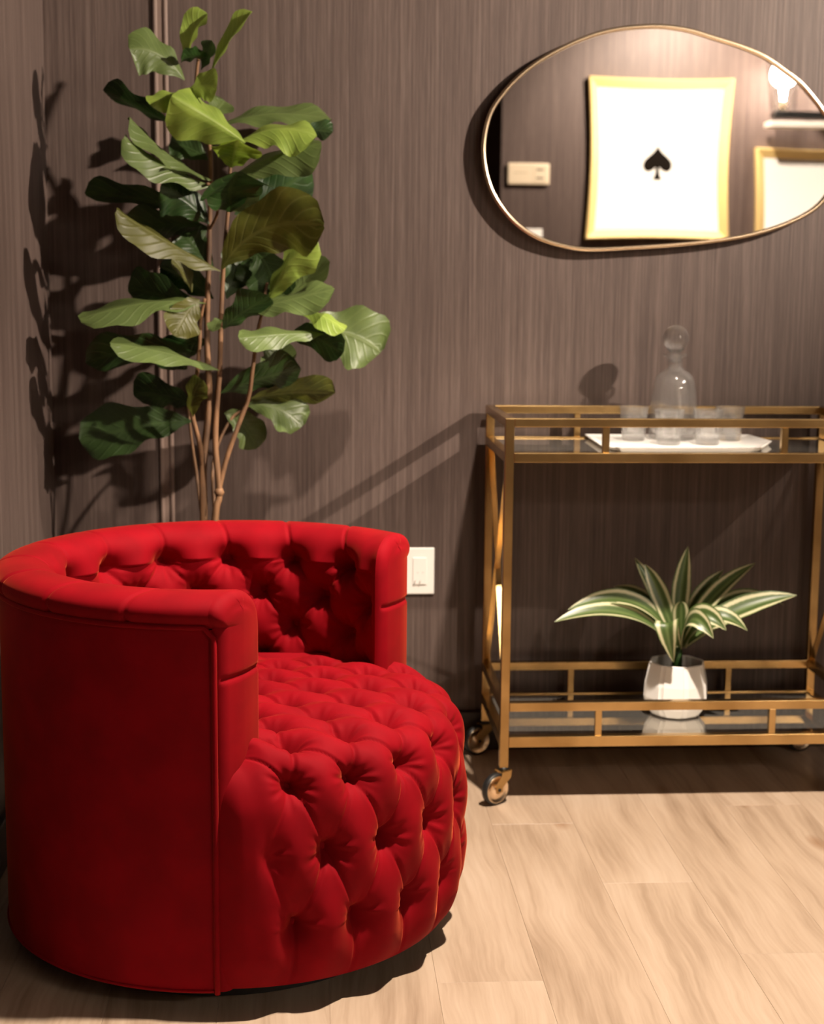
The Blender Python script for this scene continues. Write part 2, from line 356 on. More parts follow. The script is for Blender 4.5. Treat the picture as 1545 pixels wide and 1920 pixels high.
# ------------------------------------------------------------------ lights (fixtures carry them)
def downlight(x, y, watts, cone, label, blend=.6, aim=None):
    t = thing('ceiling_light', label, 'ceiling light', (x, y, 2.75), 0, 'recessed ceiling lights')
    obj('trim_ring', lathe([(.060, -.004), (.085, -.006), (.088, -.001), (.060, -.001)], 32), M_CEIL, t, True)
    obj('lens', lathe([(0, -.0025), (.058, -.0025), (.058, -.0015), (0, -.0015)], 32), M_DOWN, t)
    l = bpy.data.lights.new('downlight_lamp', 'SPOT'); l.energy = watts; l.color = WARM; l.spot_size = math.radians(cone); l.spot_blend = blend; l.shadow_soft_size = .045
    o = bpy.data.objects.new('downlight_lamp', l); COL.objects.link(o); o.parent = t; o.location = (0, 0, -.02)
    if aim: o.rotation_mode = 'QUATERNION'; o.rotation_quaternion = Vector((0, 0, -1)).rotation_difference(Vector(aim))
    return t
downlight(3.3, 1.25, LIGHT_A, 49, 'recessed round ceiling light out over the open floor, right of the chair', 1.0, (-3.15, 2.4, -.90))
downlight(.74, 2.16, LIGHT_B, 72, 'recessed round ceiling light between the chair and the bar cart', .55, (-.17, .10, -1))
downlight(2.05, -.36, LIGHT_P, 125, 'recessed round ceiling light close to the spade picture', aim=(0, -.75, -1.0))

# ------------------------------------------------------------------ room shell
XL, XR, YB, YF, YR, ZC = at(90, 400, 3.6).x, 4.4, 3.6, -1.2, -2.7, 2.75
X_RET = at(940, 300, 2 * 3.575 - YF).x
def struct(name, bm, m, parent=None, smooth=False):
    o = obj(name, bm, m, parent, smooth)
    if parent is None: o['kind'] = 'structure'
    return o
struct('wall_back', box(XL - .1, XR + .1, YB, YB + .1, 0, ZC), M_WALL)
struct('wall_left', box(XL - .1, XL, YR, YB, 0, ZC), M_WALL)
struct('wall_right', box(XR, XR + .1, YF, YB, 0, ZC), M_WALL)
struct('wall_front', box(X_RET, XR + .1, YF - .1, YF, 0, ZC), M_WALL)
struct('wall_return', box(X_RET, X_RET + .1, YR, YF - .1, 0, ZC), M_WALL)
struct('wall_recess', box(XL - .1, X_RET + .1, YR - .1, YR, 0, ZC), M_WALL)
struct('ceiling', box(XL - .1, XR + .1, YR - .1, YB + .1, ZC, ZC + .1), M_CEIL)
floor = struct('floor', box(XL - .1, XR + .1, YR - .1, YB + .1, -.06, -.010), M_BASE)
PW, PL, X0 = .178, 1.22, .735
known = {-1: 2.73, 0: 2.41, -3: 2.326, -2: 3.06, 1: 3.157}
def plank(x0, x1, y0, y1):
    hw, hl, g, c = (x1 - x0) / 2 - .0001, (y1 - y0) / 2 - .0001, 0, .0005
    vs = [(-hw, -hl, -.009), (hw, -hl, -.009), (hw, hl, -.009), (-hw, hl, -.009),
          (-hw, -hl, -c), (hw, -hl, -c), (hw, hl, -c), (-hw, hl, -c),
          (-hw + c, -hl + c, 0), (hw - c, -hl + c, 0), (hw - c, hl - c, 0), (-hw + c, hl - c, 0)]
    fs = [(3, 2, 1, 0), (8, 9, 10, 11)]
    for a in range(4):
        b2 = (a + 1) % 4
        fs += [(a, b2, 4 + b2, 4 + a), (4 + a, 4 + b2, 8 + b2, 8 + a)]
    me = bpy.data.meshes.new('plank'); me.from_pydata(vs, [], fs); me.update()
    o = link('plank', me, M_PLANK, floor); o.location = ((x0 + x1) / 2, (y0 + y1) / 2, 0)
k0 = math.floor((XL - X0) / PW); k1 = math.ceil((XR - X0) / PW)
for k in range(k0, k1):
    xa, xb = max(X0 + k * PW, XL), min(X0 + (k + 1) * PW, XR)
    if xb - xa < .01: continue
    ph = known.get(k, random.random() * PL)
    ymin = YR if xa < X_RET else YF
    n0 = math.floor((ymin - ph) / PL)
    y = ph + n0 * PL
    while y < YB:
        ya, yb = max(y, ymin), min(y + PL, YB)
        if yb - ya > .02: plank(xa, xb, ya, yb)
        y += PL
struct('baseboard_back', box(XL, XR, YB - .014, YB, 0, .098, bev=.003), M_BASE)
struct('baseboard_left', box(XL, XL + .014, YR, YB - .015, 0, .098, bev=.003), M_BASE)
struct('baseboard_front', box(X_RET, XR, YF, YF + .014, 0, .098, bev=.003), M_BASE)
# vertical trim strip on the back wall: flat centre between two rounded beads
tx0, tx1 = at(291, 300, YB).x, at(318, 300, YB).x
bm = bmesh.new(); add_box(bm, tx0 + .004, tx1 - .004, YB - .004, YB, .099, ZC)
for xx in (tx0 + .005, tx1 - .005): add_tube(bm, [(xx, YB - .003, .099), (xx, YB - .003, ZC)], .0055, 10)
struct('trim_1', bm, M_TRIM)

# ------------------------------------------------------------------ wall outlet
p = at(786.5, 1070, YB)
t = thing('wall_outlet', 'white double power outlet low on the wall behind the red chair', 'outlet', (p.x, YB, p.z))
obj('cover_plate', box(-.036, .036, -.006, 0, -.058, .058, bev=.0025), M_PLASTIC, t)
obj('outlet_insert', box(-.0168, .0168, -.0085, -.005, -.0335, .0335, bev=.001), M_PLASTIC, t)
for zc in (.016, -.018):
    bm = bmesh.new()
    for xs in (-.0062, .0062): add_box(bm, xs - .0010, xs + .0010, -.0088, -.0083, zc - .001, zc + .0065)
    s = obj('slot', bm, M_SLOT, t)
    obj('ground_hole', lathe([(0, -.0003), (.0022, -.0003), (.0022, .0003), (0, .0003)], 12, (0, 0, 0)), M_SLOT, t)
    h = t.children[-1]; h.rotation_euler = (PI / 2, 0, 0); h.location = (0, -.0086, zc - .007)

# ------------------------------------------------------------------ pebble mirror
YM = 3.575
outline = [(908, 272), (920, 215), (948, 172), (985, 135), (1032, 103), (1090, 75), (1150, 57), (1225, 50), (1285, 56), (1340, 72), (1390, 88), (1432, 106), (1470, 132), (1505, 160), (1545, 210), (1570, 250), (1578, 292), (1566, 338), (1536, 383), (1485, 414), (1420, 436), (1350, 449), (1275, 457), (1185, 463), (1100, 466), (1045, 457), (1000, 440), (962, 412), (930, 370), (913, 325)]
pts = spline([tuple(at(a, b2, YM - .005)) for a, b2 in outline], 5, True)
cxm = sum(q[0] for q in pts) / len(pts); czm = sum(q[2] for q in pts) / len(pts)
t = thing('wall_mirror', 'pebble shaped wall mirror in a thin gold rim above the bar cart', 'mirror', (cxm, YB, czm))
loc2 = [(q[0] - cxm, q[2] - czm) for q in pts]
bm = bmesh.new(); add_prism(bm, loc2, 'y', YM - YB, YM - YB + .004); obj('mirror_glass', bm, M_MIRROR, t)
bm = bmesh.new(); add_prism(bm, [(a * .93, b2 * .93) for a, b2 in loc2], 'y', YM - YB + .0045, 0); obj('backing', bm, M_BLACK, t)
def rim(loc2, y0, y1, wd):
    bm = bmesh.new(); n = len(loc2); rings = []
    for i in range(n):
        a, b2 = np.array(loc2[i - 1]), np.array(loc2[(i + 1) % n]); tg = nrm(b2 - a); nn = np.array([tg[1], -tg[0]])
        c = np.array(loc2[i])
        if nn @ c < 0: nn = -nn
        sec = [(-wd * .35, y0 + .001), (0, y0), (wd * .5, y0), (wd * .65, y0 + .002), (wd * .65, y1), (-wd * .35, y1)]
        rings.append([bm.verts.new((c[0] + nn[0] * o, yy, c[1] + nn[1] * o)) for o, yy in sec])
    for i in range(n):
        a, b2 = rings[i], rings[(i + 1) % n]
        for k in range(6): bm.faces.new((a[k], a[(k + 1) % 6], b2[(k + 1) % 6], b2[k]))
    bmesh.ops.recalc_face_normals(bm, faces=bm.faces); return bm
obj('rim', rim(loc2, YM - YB - .008, YM - YB + .006, .010), M_GOLD, t, True)

# ------------------------------------------------------------------ things on the opposite wall, seen in the mirror
def atm(px, py, Yr):
    q = at(px, py, 2 * YM - Yr); return Vector((q.x, Yr, q.z))
def picture(x0, x1, z0, z1, label, spade):
    cxp, czp = (x0 + x1) / 2, (z0 + z1) / 2; hw, hh = (x1 - x0) / 2, (z1 - z0) / 2
    t = thing('framed_picture', label, 'picture', (cxp, YF, czp))
    fw, dep = .052, .040
    def edge(s, inset):   # slightly bowed-in outline
        out = []
        for (ax, az, bx, bz) in ((-1, -1, 1, -1), (1, -1, 1, 1), (1, 1, -1, 1), (-1, 1, -1, -1)):
            for k in range(8):
                u = k / 8; X = (ax + (bx - ax) * u); Z = (az + (bz - az) * u); bow = .020 * math.sin(PI * u)
                X *= hw - inset; Z *= hh - inset
                if ax == bx: X -= math.copysign(bow, X)
                else: Z -= math.copysign(bow * .5, Z)
                out.append((X, Z))
        return out
    bm = bmesh.new(); rings = []
    for inset, y in ((0, 0), (0, dep), (.006, dep + .004), (.014, dep), (fw, .014), (fw, .004)):
        rings.append([bm.verts.new((X, y, Z)) for X, Z in edge(0, inset)])
    for a, b2 in zip(rings, rings[1:]):
        for k in range(32): bm.faces.new((a[k], a[(k + 1) % 32], b2[(k + 1) % 32], b2[k]))
    bmesh.ops.recalc_face_normals(bm, faces=bm.faces); obj('frame', bm, M_GILT, t)
    bm = bmesh.new(); add_prism(bm, edge(0, fw - .004), 'y', .002, .012); obj('art_panel', bm, M_CARD, t)
    if spade:
        c, wS, hS = spade
        half = [(0, 1), (.10, .82), (.30, .60), (.62, .34), (.86, .12), (.96, -.12), (.92, -.34), (.74, -.50), (.48, -.50), (.25, -.38), (.12, -.28), (.13, -.55), (.20, -.80), (.32, -1.0)]
        hs = spline([(a, b2, 0) for a, b2 in half], 4)
        poly = [(q[0], q[1]) for q in hs] + [(-q[0], q[1]) for q in reversed(hs)][:-1]
        bm = bmesh.new(); add_prism(bm, [(c[0] - cxp + a * wS, c[1] - czp + b2 * hS) for a, b2 in poly], 'y', .0115, .0135); s = obj('spade_mark', bm, M_INK, t); s['label'] = 'black spade symbol'
    return t
a, b2 = atm(1106, 142, YF + .05), atm(1367, 451, YF + .05)
sp, sq, sl = atm(1234, 273, YF + .013), atm(1234, 337, YF + .013), atm(1205, 305, YF + .013)
picture(a.x, b2.x, b2.z, a.z, 'tall white gilt framed picture with one black spade, seen in the mirror', (((sp.x), (sp.z + sq.z) / 2), sp.x - sl.x, (sp.z - sq.z) / 2))
a = atm(1419, 276, YF + .05)
picture(a.x, a.x + .80, a.z - .92, a.z, 'blank white gilt framed picture hung under the lit lamp bar', None)
# thermostat and switch plate
a, b2 = atm(952, 305, YF + .02), atm(1030, 347, YF + .02)
t = thing('wall_thermostat', 'cream oblong wall thermostat on the opposite wall, left of the spade picture', 'thermostat', ((a.x + b2.x) / 2, YF, (a.z + b2.z) / 2))
hw, hh = (b2.x - a.x) / 2, (a.z - b2.z) / 2
obj('body', box(-hw, hw, 0, .022, -hh, hh, bev=.008), M_OFFWHITE, t)
obj('control_panel', box(hw * .25, hw * .86, .021, .0235, -hh * .72, hh * .72, bev=.001), M_OFFWHITE, t)
for zc in (.40, -.38): obj('button_bar', box(hw * .36, hw * .72, .0233, .0245, hh * zc - .004, hh * zc + .004), M_SLOT, t)
obj('display_line', box(-hw * .72, -hw * .05, .0216, .0226, hh * .08, hh * .14), simple('grey print', (.35, .29, .2), .5), t)
a = atm(1017, 429, YF + .006)
t = thing('switch_plate', 'white light switch plate under the thermostat, cut by the mirror rim', 'light switch', (a.x - .06, YF, a.z - .06))
obj('cover_plate', box(-.06, .06, 0, .006, -.06, .06, bev=.0025), M_PLASTIC, t)
for xx in (-.025, .025): obj('rocker', box(xx - .016, xx + .016, .005, .010, -.033, .033, bev=.0015), M_PLASTIC, t)
# vanity lamp bar
bx = atm(1470, 140, YF + .13); zb = atm(1470, 216, YF + .13).z
xl = atm(1449, 216, YF + .13).x - bx.x
t = thing('wall_lamp_bar', 'black wall lamp bar with lit globe bulbs in clear glass, above the blank picture', 'wall lamp', (bx.x, YF, zb))
NB, SP = 4, .33
xr = (NB - 1) * SP - xl
obj('bar', box(xl, xr, .085, .175, -.018, .018, bev=.004), M_BLACKM, t)
obj('back_plate', box(xr / 2 - .25, xr / 2 + .2, 0, .02, -.06, .06, bev=.004), M_BLACKM, t)
for xx in (xl + .25, xr - .25): obj('bracket', box(xx - .01, xx + .01, .0, .09, -.01, .01), M_BLACKM, t)
o = obj('lower_rail', box(xl - .03, xr + .03, .07, .19, -.066, -.036, bev=.004), simple('white lacquered rail', (.8, .76, .7), .3), t)
for k in range(NB):
    X = k * SP; zc = bx.z - zb
    obj('socket', lathe([(0, .018), (.020, .018), (.020, .07), (.014, .076), (0, .076)], 24, (X, .13, 0)), M_GOLD, t, True)
    rb = .072
    prof = [(.013, .074), (.014, .09), (.022, zc - rb * .85)] + [(rb * math.sin(a_), zc - rb * math.cos(a_)) for a_ in np.linspace(.62, PI - .02, 12)] + [(0, zc + rb)]
    obj('bulb', lathe(prof, 24, (X, .13, 0)), M_BULB, t, True)
    obj('glass_shade', lathe([(.055, .020), (.066, .022), (.098, zc + .09), (.0965, zc + .09), (.064, .026), (.055, .024)], 36, (X, .13, 0)), M_SHADE, t, True)

# ------------------------------------------------------------------ red barrel chair
CH = thing('barrel_chair', 'round red velvet barrel chair with deep button tufting', 'armchair', (-.153, 2.614, 0), math.radians(-27.36))
R, D, ZB = .393, .1787, .045
rngc = random.Random(3)
def wrinkle(dx, dy, seed):
    ph = np.arctan2(dy, dx); d = np.hypot(dx, dy)
    r_ = random.Random(seed); a1, a2 = r_.random() * 6.28, r_.random() * 6.28
    return (.55 * np.cos(7 * ph + a1) + .45 * np.cos(11 * ph + a2)) * np.exp(-((d - .026) / .016) ** 2)
def tuft(x, q, sx, sq, d1, d2, d3):
    """diamond tufting: buttons where x+q is odd; sx, sq metres per unit; returns outward displacement"""
    p = (x + q - 1) / 2; m = (x - q - 1) / 2
    s = (np.cos(2 * PI * p) + np.cos(2 * PI * m)) / 2
    h = .78 * d1 * np.power(np.clip((1 - s) / 2, 0, 1), .72)
    pr, mr = np.round(p), np.round(m)
    xb, qb = pr + mr + 1, pr - mr
    dx, dy = (x - xb) * sx, (q - qb) * sq
    d = np.hypot(dx, dy)                     # distance to the nearest button
    h += .22 * d1 - .30 * d1 * np.exp(-(d / (.50 * min(sx, sq))) ** 2) - d2 * np.exp(-(d / .0180) ** 2)
    # creases along the lattice lines
    gl = np.hypot(sx, sq)
    lp = np.abs(p - pr) * 2 * sx * sq / gl; lm = np.abs(m - mr) * 2 * sx * sq / gl
    h -= d3 * (np.exp(-(lp / .0036) ** 2) + np.exp(-(lm / .0036) ** 2))
    ph = np.arctan2(dy, dx); sd = np.sin(xb * 12.9898 + qb * 78.233) * 43758.5453; sd = (sd - np.floor(sd)) * 6.283
    h += .0021 * (np.cos(7 * ph + sd) * .55 + np.cos(13 * ph + 2 * sd) * .45) * np.exp(-((d - .028) / .014) ** 2)
    return h
def normals(P):
    du = np.gradient(P, axis=0); dv = np.gradient(P, axis=1)
    n = np.cross(du, dv); return n / (np.linalg.norm(n, axis=2, keepdims=True) + 1e-12)
HALF = math.acos(D / R)
# --- seat: one tufted surface from the hem up the round front and back over the seat
Qk = [0.16, 0.3, 0.6, 1, 2, 2.6, 3.0, 3.3, 3.6, 3.9, 4.25, 5, 10]
Ik = [.016, .006, .0, -.002, -.003, .0, .008, .022, .044, .072, .105, None, None]
Zk = [ZB, .058, .092, .143, .262, .333, .374, .398, .412, .420, .424, .427, .415]
def seat_pos(A, Q):
    rim_r = R + .022 * np.cos(A / HALF * PI / 2) ** .8
    px, py = rim_r * np.cos(A), rim_r * np.sin(A)
    bx_, by_ = -.25 + 0 * A, .235 * np.sin(A) / math.sin(HALF)
    vx, vy = bx_ - px, by_ - py; Ln = np.hypot(vx, vy)
    inn = np.zeros_like(Q)
    ik = np.array([i if i is not None else 0 for i in Ik])
    lo = np.interp(Q, Qk[:11], ik[:11])
    hi = .105 + (Ln - .105) * (Q - 4.25) / 5.75
    inn = np.where(Q <= 4.25, lo, hi)
    Z = np.interp(Q, Qk, Zk)
    return np.stack([px + vx / Ln * inn, py + vy / Ln * inn, Z], -1)
def smooth1(P, k, axis):
    for _ in range(k):
        Q_ = P.copy()
        sl = [slice(None)] * 3; a_ = sl.copy(); b_ = sl.copy(); c_ = sl.copy()
        a_[axis] = slice(0, -2); b_[axis] = slice(1, -1); c_[axis] = slice(2, None)
        Q_[tuple(b_)] = .25 * P[tuple(a_)] + .5 * P[tuple(b_)] + .25 * P[tuple(c_)]; P = Q_
    return P
nA, nQ = 300, 330
A1 = np.linspace(-HALF, HALF, nA); Q1 = np.concatenate([np.linspace(.16, 4.25, 200), np.linspace(4.25, 10, nQ - 199)[1:]])
AA, QQ = np.meshgrid(A1, Q1, indexing='ij')
P = smooth1(seat_pos(AA, QQ), 60, 1)
Nn = normals(P)
if Nn[nA // 2, 60, 0] < 0: Nn = -Nn
X_ = AA / math.radians(7.5)
qe = np.maximum(QQ, 1.0)
hgt = tuft(X_, qe, .055, .112, .025, .017, .0050)
d_ = np.hypot((X_ - np.round((X_) / 2) * 2) * .055, (QQ - 1) * .112)
# below the lowest buttons only a straight vertical crease remains
below = QQ < 1
hv = (.0055 + .0195 * np.power(np.clip((1 - np.cos(PI * X_)) / 2, 0, 1), .8)) * (.55 + .45 * QQ) - .0075 * np.exp(-(d_ / .0275) ** 2) - .005 * np.exp(-((X_ - np.round(X_ / 2) * 2) * .055 / .0036) ** 2) - .017 * np.exp(-(d_ / .0180) ** 2)
hgt = np.where(below, hv, hgt)
ss = lambda t_: t_ * t_ * (3 - 2 * t_)
e1 = ss(np.clip((math.radians(54.5) - np.abs(AA)) / math.radians(8.5), 0, 1)); e2 = ss(np.clip((HALF - np.abs(AA)) / math.radians(6.5), 0, 1))
hem = np.clip((QQ - .16) / .5, 0, 1) ** .6
hgt = (hgt * e1 + .022 * (1 - e1) * (1 - ss(np.clip((QQ - 2.6) / 1.2, 0, 1))) - .010) * e2 * hem
Ps = P + Nn * hgt[..., None]
seat = link('seat', grid_mesh('seat', Ps), M_RED, CH)
btn = lathe([(0, .0062), (.0050, .0058), (.0095, .0040), (.0118, .0005), (.0118, -.003), (0, -.003)], 18)
bme = bpy.data.meshes.new('button'); btn.to_mesh(bme); btn.free(); bme.materials.append(M_RED)
for pl in bme.polygons: pl.use_smooth = True
def button(pos, nor):
    o = bpy.data.objects.new('button', bme); COL.objects.link(o); o.parent = CH
    o.location = pos; o.rotation_mode = 'QUATERNION'; o.rotation_quaternion = Vector((0, 0, 1)).rotation_difference(Vector(nor))
for q in range(1, 10):
    for x in range(-8, 9):
        if (x + q) % 2 == 0: continue
        a_ = math.radians(7.5 * x)
        if abs(a_) > math.radians(48): continue
        i = int(np.argmin(np.abs(A1 - a_))); j = int(np.argmin(np.abs(Q1 - q)))
        pos = Ps[i, j]
        if q > 4 and (np.hypot(pos[0], pos[1]) > .27 and pos[0] < D + .01): continue
        button(pos + Nn[i, j] * .0015, Nn[i, j])
# --- barrel shell: section swept round, tufted inside, padded roll on top, cut along the front chord
sec_out = [(0, ZB), (0, .20), (0, .40), (0, .625)]
sec_roll = [(0, .630), (-.006, .637), (-.010, .647), (-.007, .659), (.004, .669), (.022, .675), (.046, .677), (.068, .673), (.086, .661), (.096, .644)]
sec_in = [(.100, .62), (.101, .60), (.101, .50), (.101, .40), (.101, .30)]
fine_out = np.array(spline([(a, b2, 0) for a, b2 in sec_out], 6))[:, :2]
fine_rol = np.array(spline([(a, b2, 0) for a, b2 in [(0, .627)] + sec_roll + [sec_in[0], sec_in[1]]], 8))[:, :2]
zz = np.arange(.598, .30, -.0034)
fine_in = np.stack([np.full_like(zz, .101), zz], 1)
def sweep(sec, nt, tuftfn=None):
    T = np.linspace(-1, 1, nt)
    r = R - sec[:, 0]
    span = PI - np.arccos(np.clip(D / r, -1, 1))
    ang = PI + T[:, None] * span[None, :]
    P = np.stack([r[None, :] * np.cos(ang), r[None, :] * np.sin(ang), np.repeat(sec[None, :, 1], nt, 0)], -1)
    return T, P
T, Po = sweep(fine_out, 160)
outer = link('outer_panel', grid_mesh('outer_panel', Po), M_RED, CH)
sec2 = np.concatenate([fine_rol, fine_in[1:]])
T, Pi = sweep(sec2, 440)
Ni = normals(Pi); mid = Pi.shape[0] // 2
if Ni[mid, -20, 0] < 0: Ni = -Ni
RI = .292; SPI = PI - math.acos(D / RI); ARC = RI * SPI; CB = (ARC - .045) / 5
arc = (T * ARC)[:, None] + 0 * Pi[..., 0]
zrow1, dz = .608, .066
q_ = (zrow1 - Pi[..., 2]) / dz
slen = np.concatenate([[0], np.cumsum(np.hypot(*np.diff(sec2, axis=0).T))])
j1 = int(np.argmin(np.abs(sec2[:, 1] - zrow1) + 10 * (sec2[:, 0] < .05)))
q_ = np.repeat(((slen - slen[j1]) / dz)[None, :], Pi.shape[0], 0)     # 0 at the top button row, negative over the roll
xi = arc / (CB / 2)
qe = np.maximum(q_, 0)
hi = tuft(xi, qe, CB / 2, dz, .021, .016, .0045)
xo = (xi - 1) / 2; xo = (xo - np.round(xo)) * CB
over = q_ < 0
ho = .015 + .015 * np.power(np.clip((1 + np.cos(PI * xi)) / 2, 0, 1), .8) - .0185 * np.exp(-((xo ** 2 + (q_ * dz) ** 2) / .033 ** 2)) - .0045 * np.exp(-(xo / .0036) ** 2) - .017 * np.exp(-((xo ** 2 + (q_ * dz) ** 2) / .0205 ** 2))
fade = np.clip(1 + q_ * dz / .085, 0, 1) ** 1.2
hi = np.where(over, ho * fade + (.022 - .003 * np.exp(-(xo / .0036) ** 2)) * (1 - fade), hi) - .022
# horizontal gathers running from the end buttons to the arm ends
endd = np.clip((ARC - np.abs(arc)) / .05, 0, 1); endd = endd * endd * (3 - 2 * endd)
hi = hi * endd
Pt = Pi + Ni * hi[..., None]
inner = link('backrest', grid_mesh('backrest', Pt), M_RED, CH)
for r_i in range(0, 4):
    for x in range(-12, 13):
        if (x + r_i) % 2 == 0: continue
        a_ = x * CB / 2
        if abs(a_) > ARC - .03: continue
        i = int(np.argmin(np.abs(T * ARC - a_))); j = int(np.argmin(np.abs(q_[0] - r_i)))
        button(Pt[i, j] + Ni[i, j] * .0015, Ni[i, j])
# --- padded arm fronts
dense = np.stack([np.zeros(150), np.linspace(ZB, .625, 150)], 1)
full = np.concatenate([dense, sec2[1:int(np.argmin(np.abs(sec2[:, 1] - .30) + 10 * (sec2[:, 0] < .05)))], np.stack([np.full(60, .101), np.linspace(.297, ZB, 60)], 1)])
r = R - full[:, 0]; yv_ = np.sqrt(np.maximum(r * r - D * D, 0)); zv_ = full[:, 1]
ymid = .5 * (yv_.max() + yv_[-1])
for sgn in (-1, 1):
    rings = []
    E_ = .020
    for k, ph in enumerate(np.linspace(0, PI / 2, 9)):
        ins = E_ * (1 - math.cos(ph)); xo_ = D + E_ * math.sin(ph) * 1.0
        half = (yv_ - ymid); yk = ymid + half * (1 - ins / np.maximum(np.abs(half), .02) * np.minimum(1, np.abs(half) / .02))
        top = np.clip((zv_ - .625) / .05, 0, 1)
        zk_ = zv_ - ins * top
        xs = np.full_like(yk, xo_)
        rings.append(np.stack([xs, sgn * yk, zk_], -1))
    # fill towards a centre line with a slight pillow
    for f_ in (.75, .5, .25, .0):
        b_ = rings[8]
        yc = ymid + (np.abs(b_[:, 1]) - ymid) * f_
        zc_ = b_[:, 2] - (1 - f_) * .02 * np.clip((b_[:, 2] - .625) / .05, 0, 1)
        rings.append(np.stack([D + E_ + .004 * (1 - f_ ** 2) + 0 * yc, sgn * yc, zc_], -1))
    rings = np.array(rings); rings[4:, :, 0] -= .0045 * np.exp(-((rings[4:, :, 2] - .547) / .004) ** 2)
    link('arm_front', grid_mesh('arm_front', rings), M_RED, CH)
# --- piping along the outer edge: down one arm front, round the top, down the other
pip = [(D + .002, -.3510, ZB - .004)]
pts_p = [(D + .003, -(math.sqrt(R * R - D * D) + .001), z) for z in np.linspace(ZB - .004, .612, 16)]
tops = []
for a_ in np.linspace(PI + (PI - HALF) * .985, PI - (PI - HALF) * .985, 90): tops.append(((R + .002) * math.cos(a_), (R + .002) * math.sin(a_), .629))
left = [(q[0], -q[1], q[2]) for q in reversed(pts_p)]
# the sweep runs from the near (-y) arm to the far (+y) arm
pathp = pts_p + tops + left
obj('piping', tube(pathp, .0046, 8), M_RED, CH, True)
hemp = [((R + .0) * math.cos(a_), (R + .0) * math.sin(a_), ZB) for a_ in np.linspace(HALF, 2 * PI - HALF, 90)]
obj('hem', tube(hemp, .003, 6), M_RED, CH, True)
obj('swivel_base', lathe([(0, 0), (.315, 0), (.325, .004), (.325, .030), (.30, .046), (0, .046)], 64), M_BLACK, CH)
bm = lathe([(0, ZB + .006), (R - .01, ZB + .004), (R - .004, ZB), (0, ZB)], 80)
obj('underside', bm, M_BLACK, CH)

# ------------------------------------------------------------------ fiddle-leaf fig
def leaf_mesh(base, ctrl, tip, width, side, fold=.25, wav=.0, shape='fig', ns=16, nw=6, seed=0, curl=0.):
    rr = random.Random(seed); base, ctrl, tip = Vector(base), Vector(ctrl), Vector(tip)
    ph = rr.random() * 6
    if shape == 'fig': prof = [(0, .03), (.05, .10), (.18, .40), (.32, .58), (.45, .66), (.60, .86), (.74, 1.0), (.86, .93), (.95, .62), (1, .12)]
    else: prof = [(0, .42), (.15, .62), (.4, .95), (.6, 1.0), (.8, .72), (.92, .36), (1, .02)]
    pv = np.array(prof); rows = []
    prev = Vector(side)
    up = 1 if prev.cross((tip - base).normalized()).z >= 0 else -1
    for i in range(ns + 1):
        t = i / ns
        c = base * (1 - t) ** 2 + ctrl * (2 * t * (1 - t)) + tip * t * t
        tg = ((ctrl - base) * (1 - t) + (tip - ctrl) * t).normalized()
        s = (prev - tg * prev.dot(tg)).normalized(); prev = s
        nn = s.cross(tg) * up
        hwid = .5 * width * float(np.interp(t, pv[:, 0], pv[:, 1]))
        row = []
        for j in range(nw + 1):
            u = 2 * j / nw - 1
            ripple = wav * math.sin(t * 15 + ph + u * 1.3) * abs(u) ** 1.5 * min(1, t * 4) * width
            lift = abs(u) * fold * hwid - curl * (u * u) * hwid
            edge_ = 1 + (.085 * math.sin(t * 19 + ph * 2 + (2 if u > 0 else 0)) if shape == 'fig' else 0) * abs(u)
            row.append(c + s * (u * hwid * edge_ * math.cos(fold * .6)) + nn * (lift + ripple))
        rows.append(row)
    me = bpy.data.meshes.new('leaf')
    vs = [tuple(v) for r_ in rows for v in r_]; W = nw + 1
    fs = [(i * W + j, i * W + j + 1, (i + 1) * W + j + 1, (i + 1) * W + j) for i in range(ns) for j in range(nw)]
    if up < 0: fs = fs
    else: fs = [tuple(reversed(f_)) for f_ in fs]
    me.from_pydata(vs, [], fs)
    uvl = me.uv_layers.new(name='UVMap')
    for pl in me.polygons:
        pl.use_smooth = True
        for li in pl.loop_indices:
            vi = me.loops[li].vertex_index; uvl.data[li].uv = ((vi % W) / nw, (vi // W) / ns)
    me.update(); return me
YP = 3.36
fig_base = at(393, 1000, YP); FX = fig_base.x
FG = thing('potted_fig', 'tall potted fiddle leaf fig in the corner behind the red chair', 'plant', (FX, YP, 0))
FO = Vector((FX, YP, 0))
obj('pot', lathe([(0, 0), (.105, 0), (.112, .01), (.140, .27), (.146, .275), (.146, .29), (.132, .29), (.128, .25), (0, .25)], 40), M_POT, FG, True)
obj('soil', lathe([(0, .262), (.08, .260), (.1275, .252), (.1275, .245), (0, .245)], 40), M_SOIL, FG, True)
def stem(pts, r0, r1, name='stem'):
    P3 = spline([Vector(at(a, b2, YP + dy)) - FO if len(q) == 3 and b2 < 9000 else q for q in pts for (a, b2, dy) in [q]], 6)
    n = len(P3); rad = [r0 + (r1 - r0) * k / (n - 1) + .0006 * math.sin(k * 1.7) for k in range(n)]
    obj(name, tube(P3, rad, 10), M_BARK, FG, True)
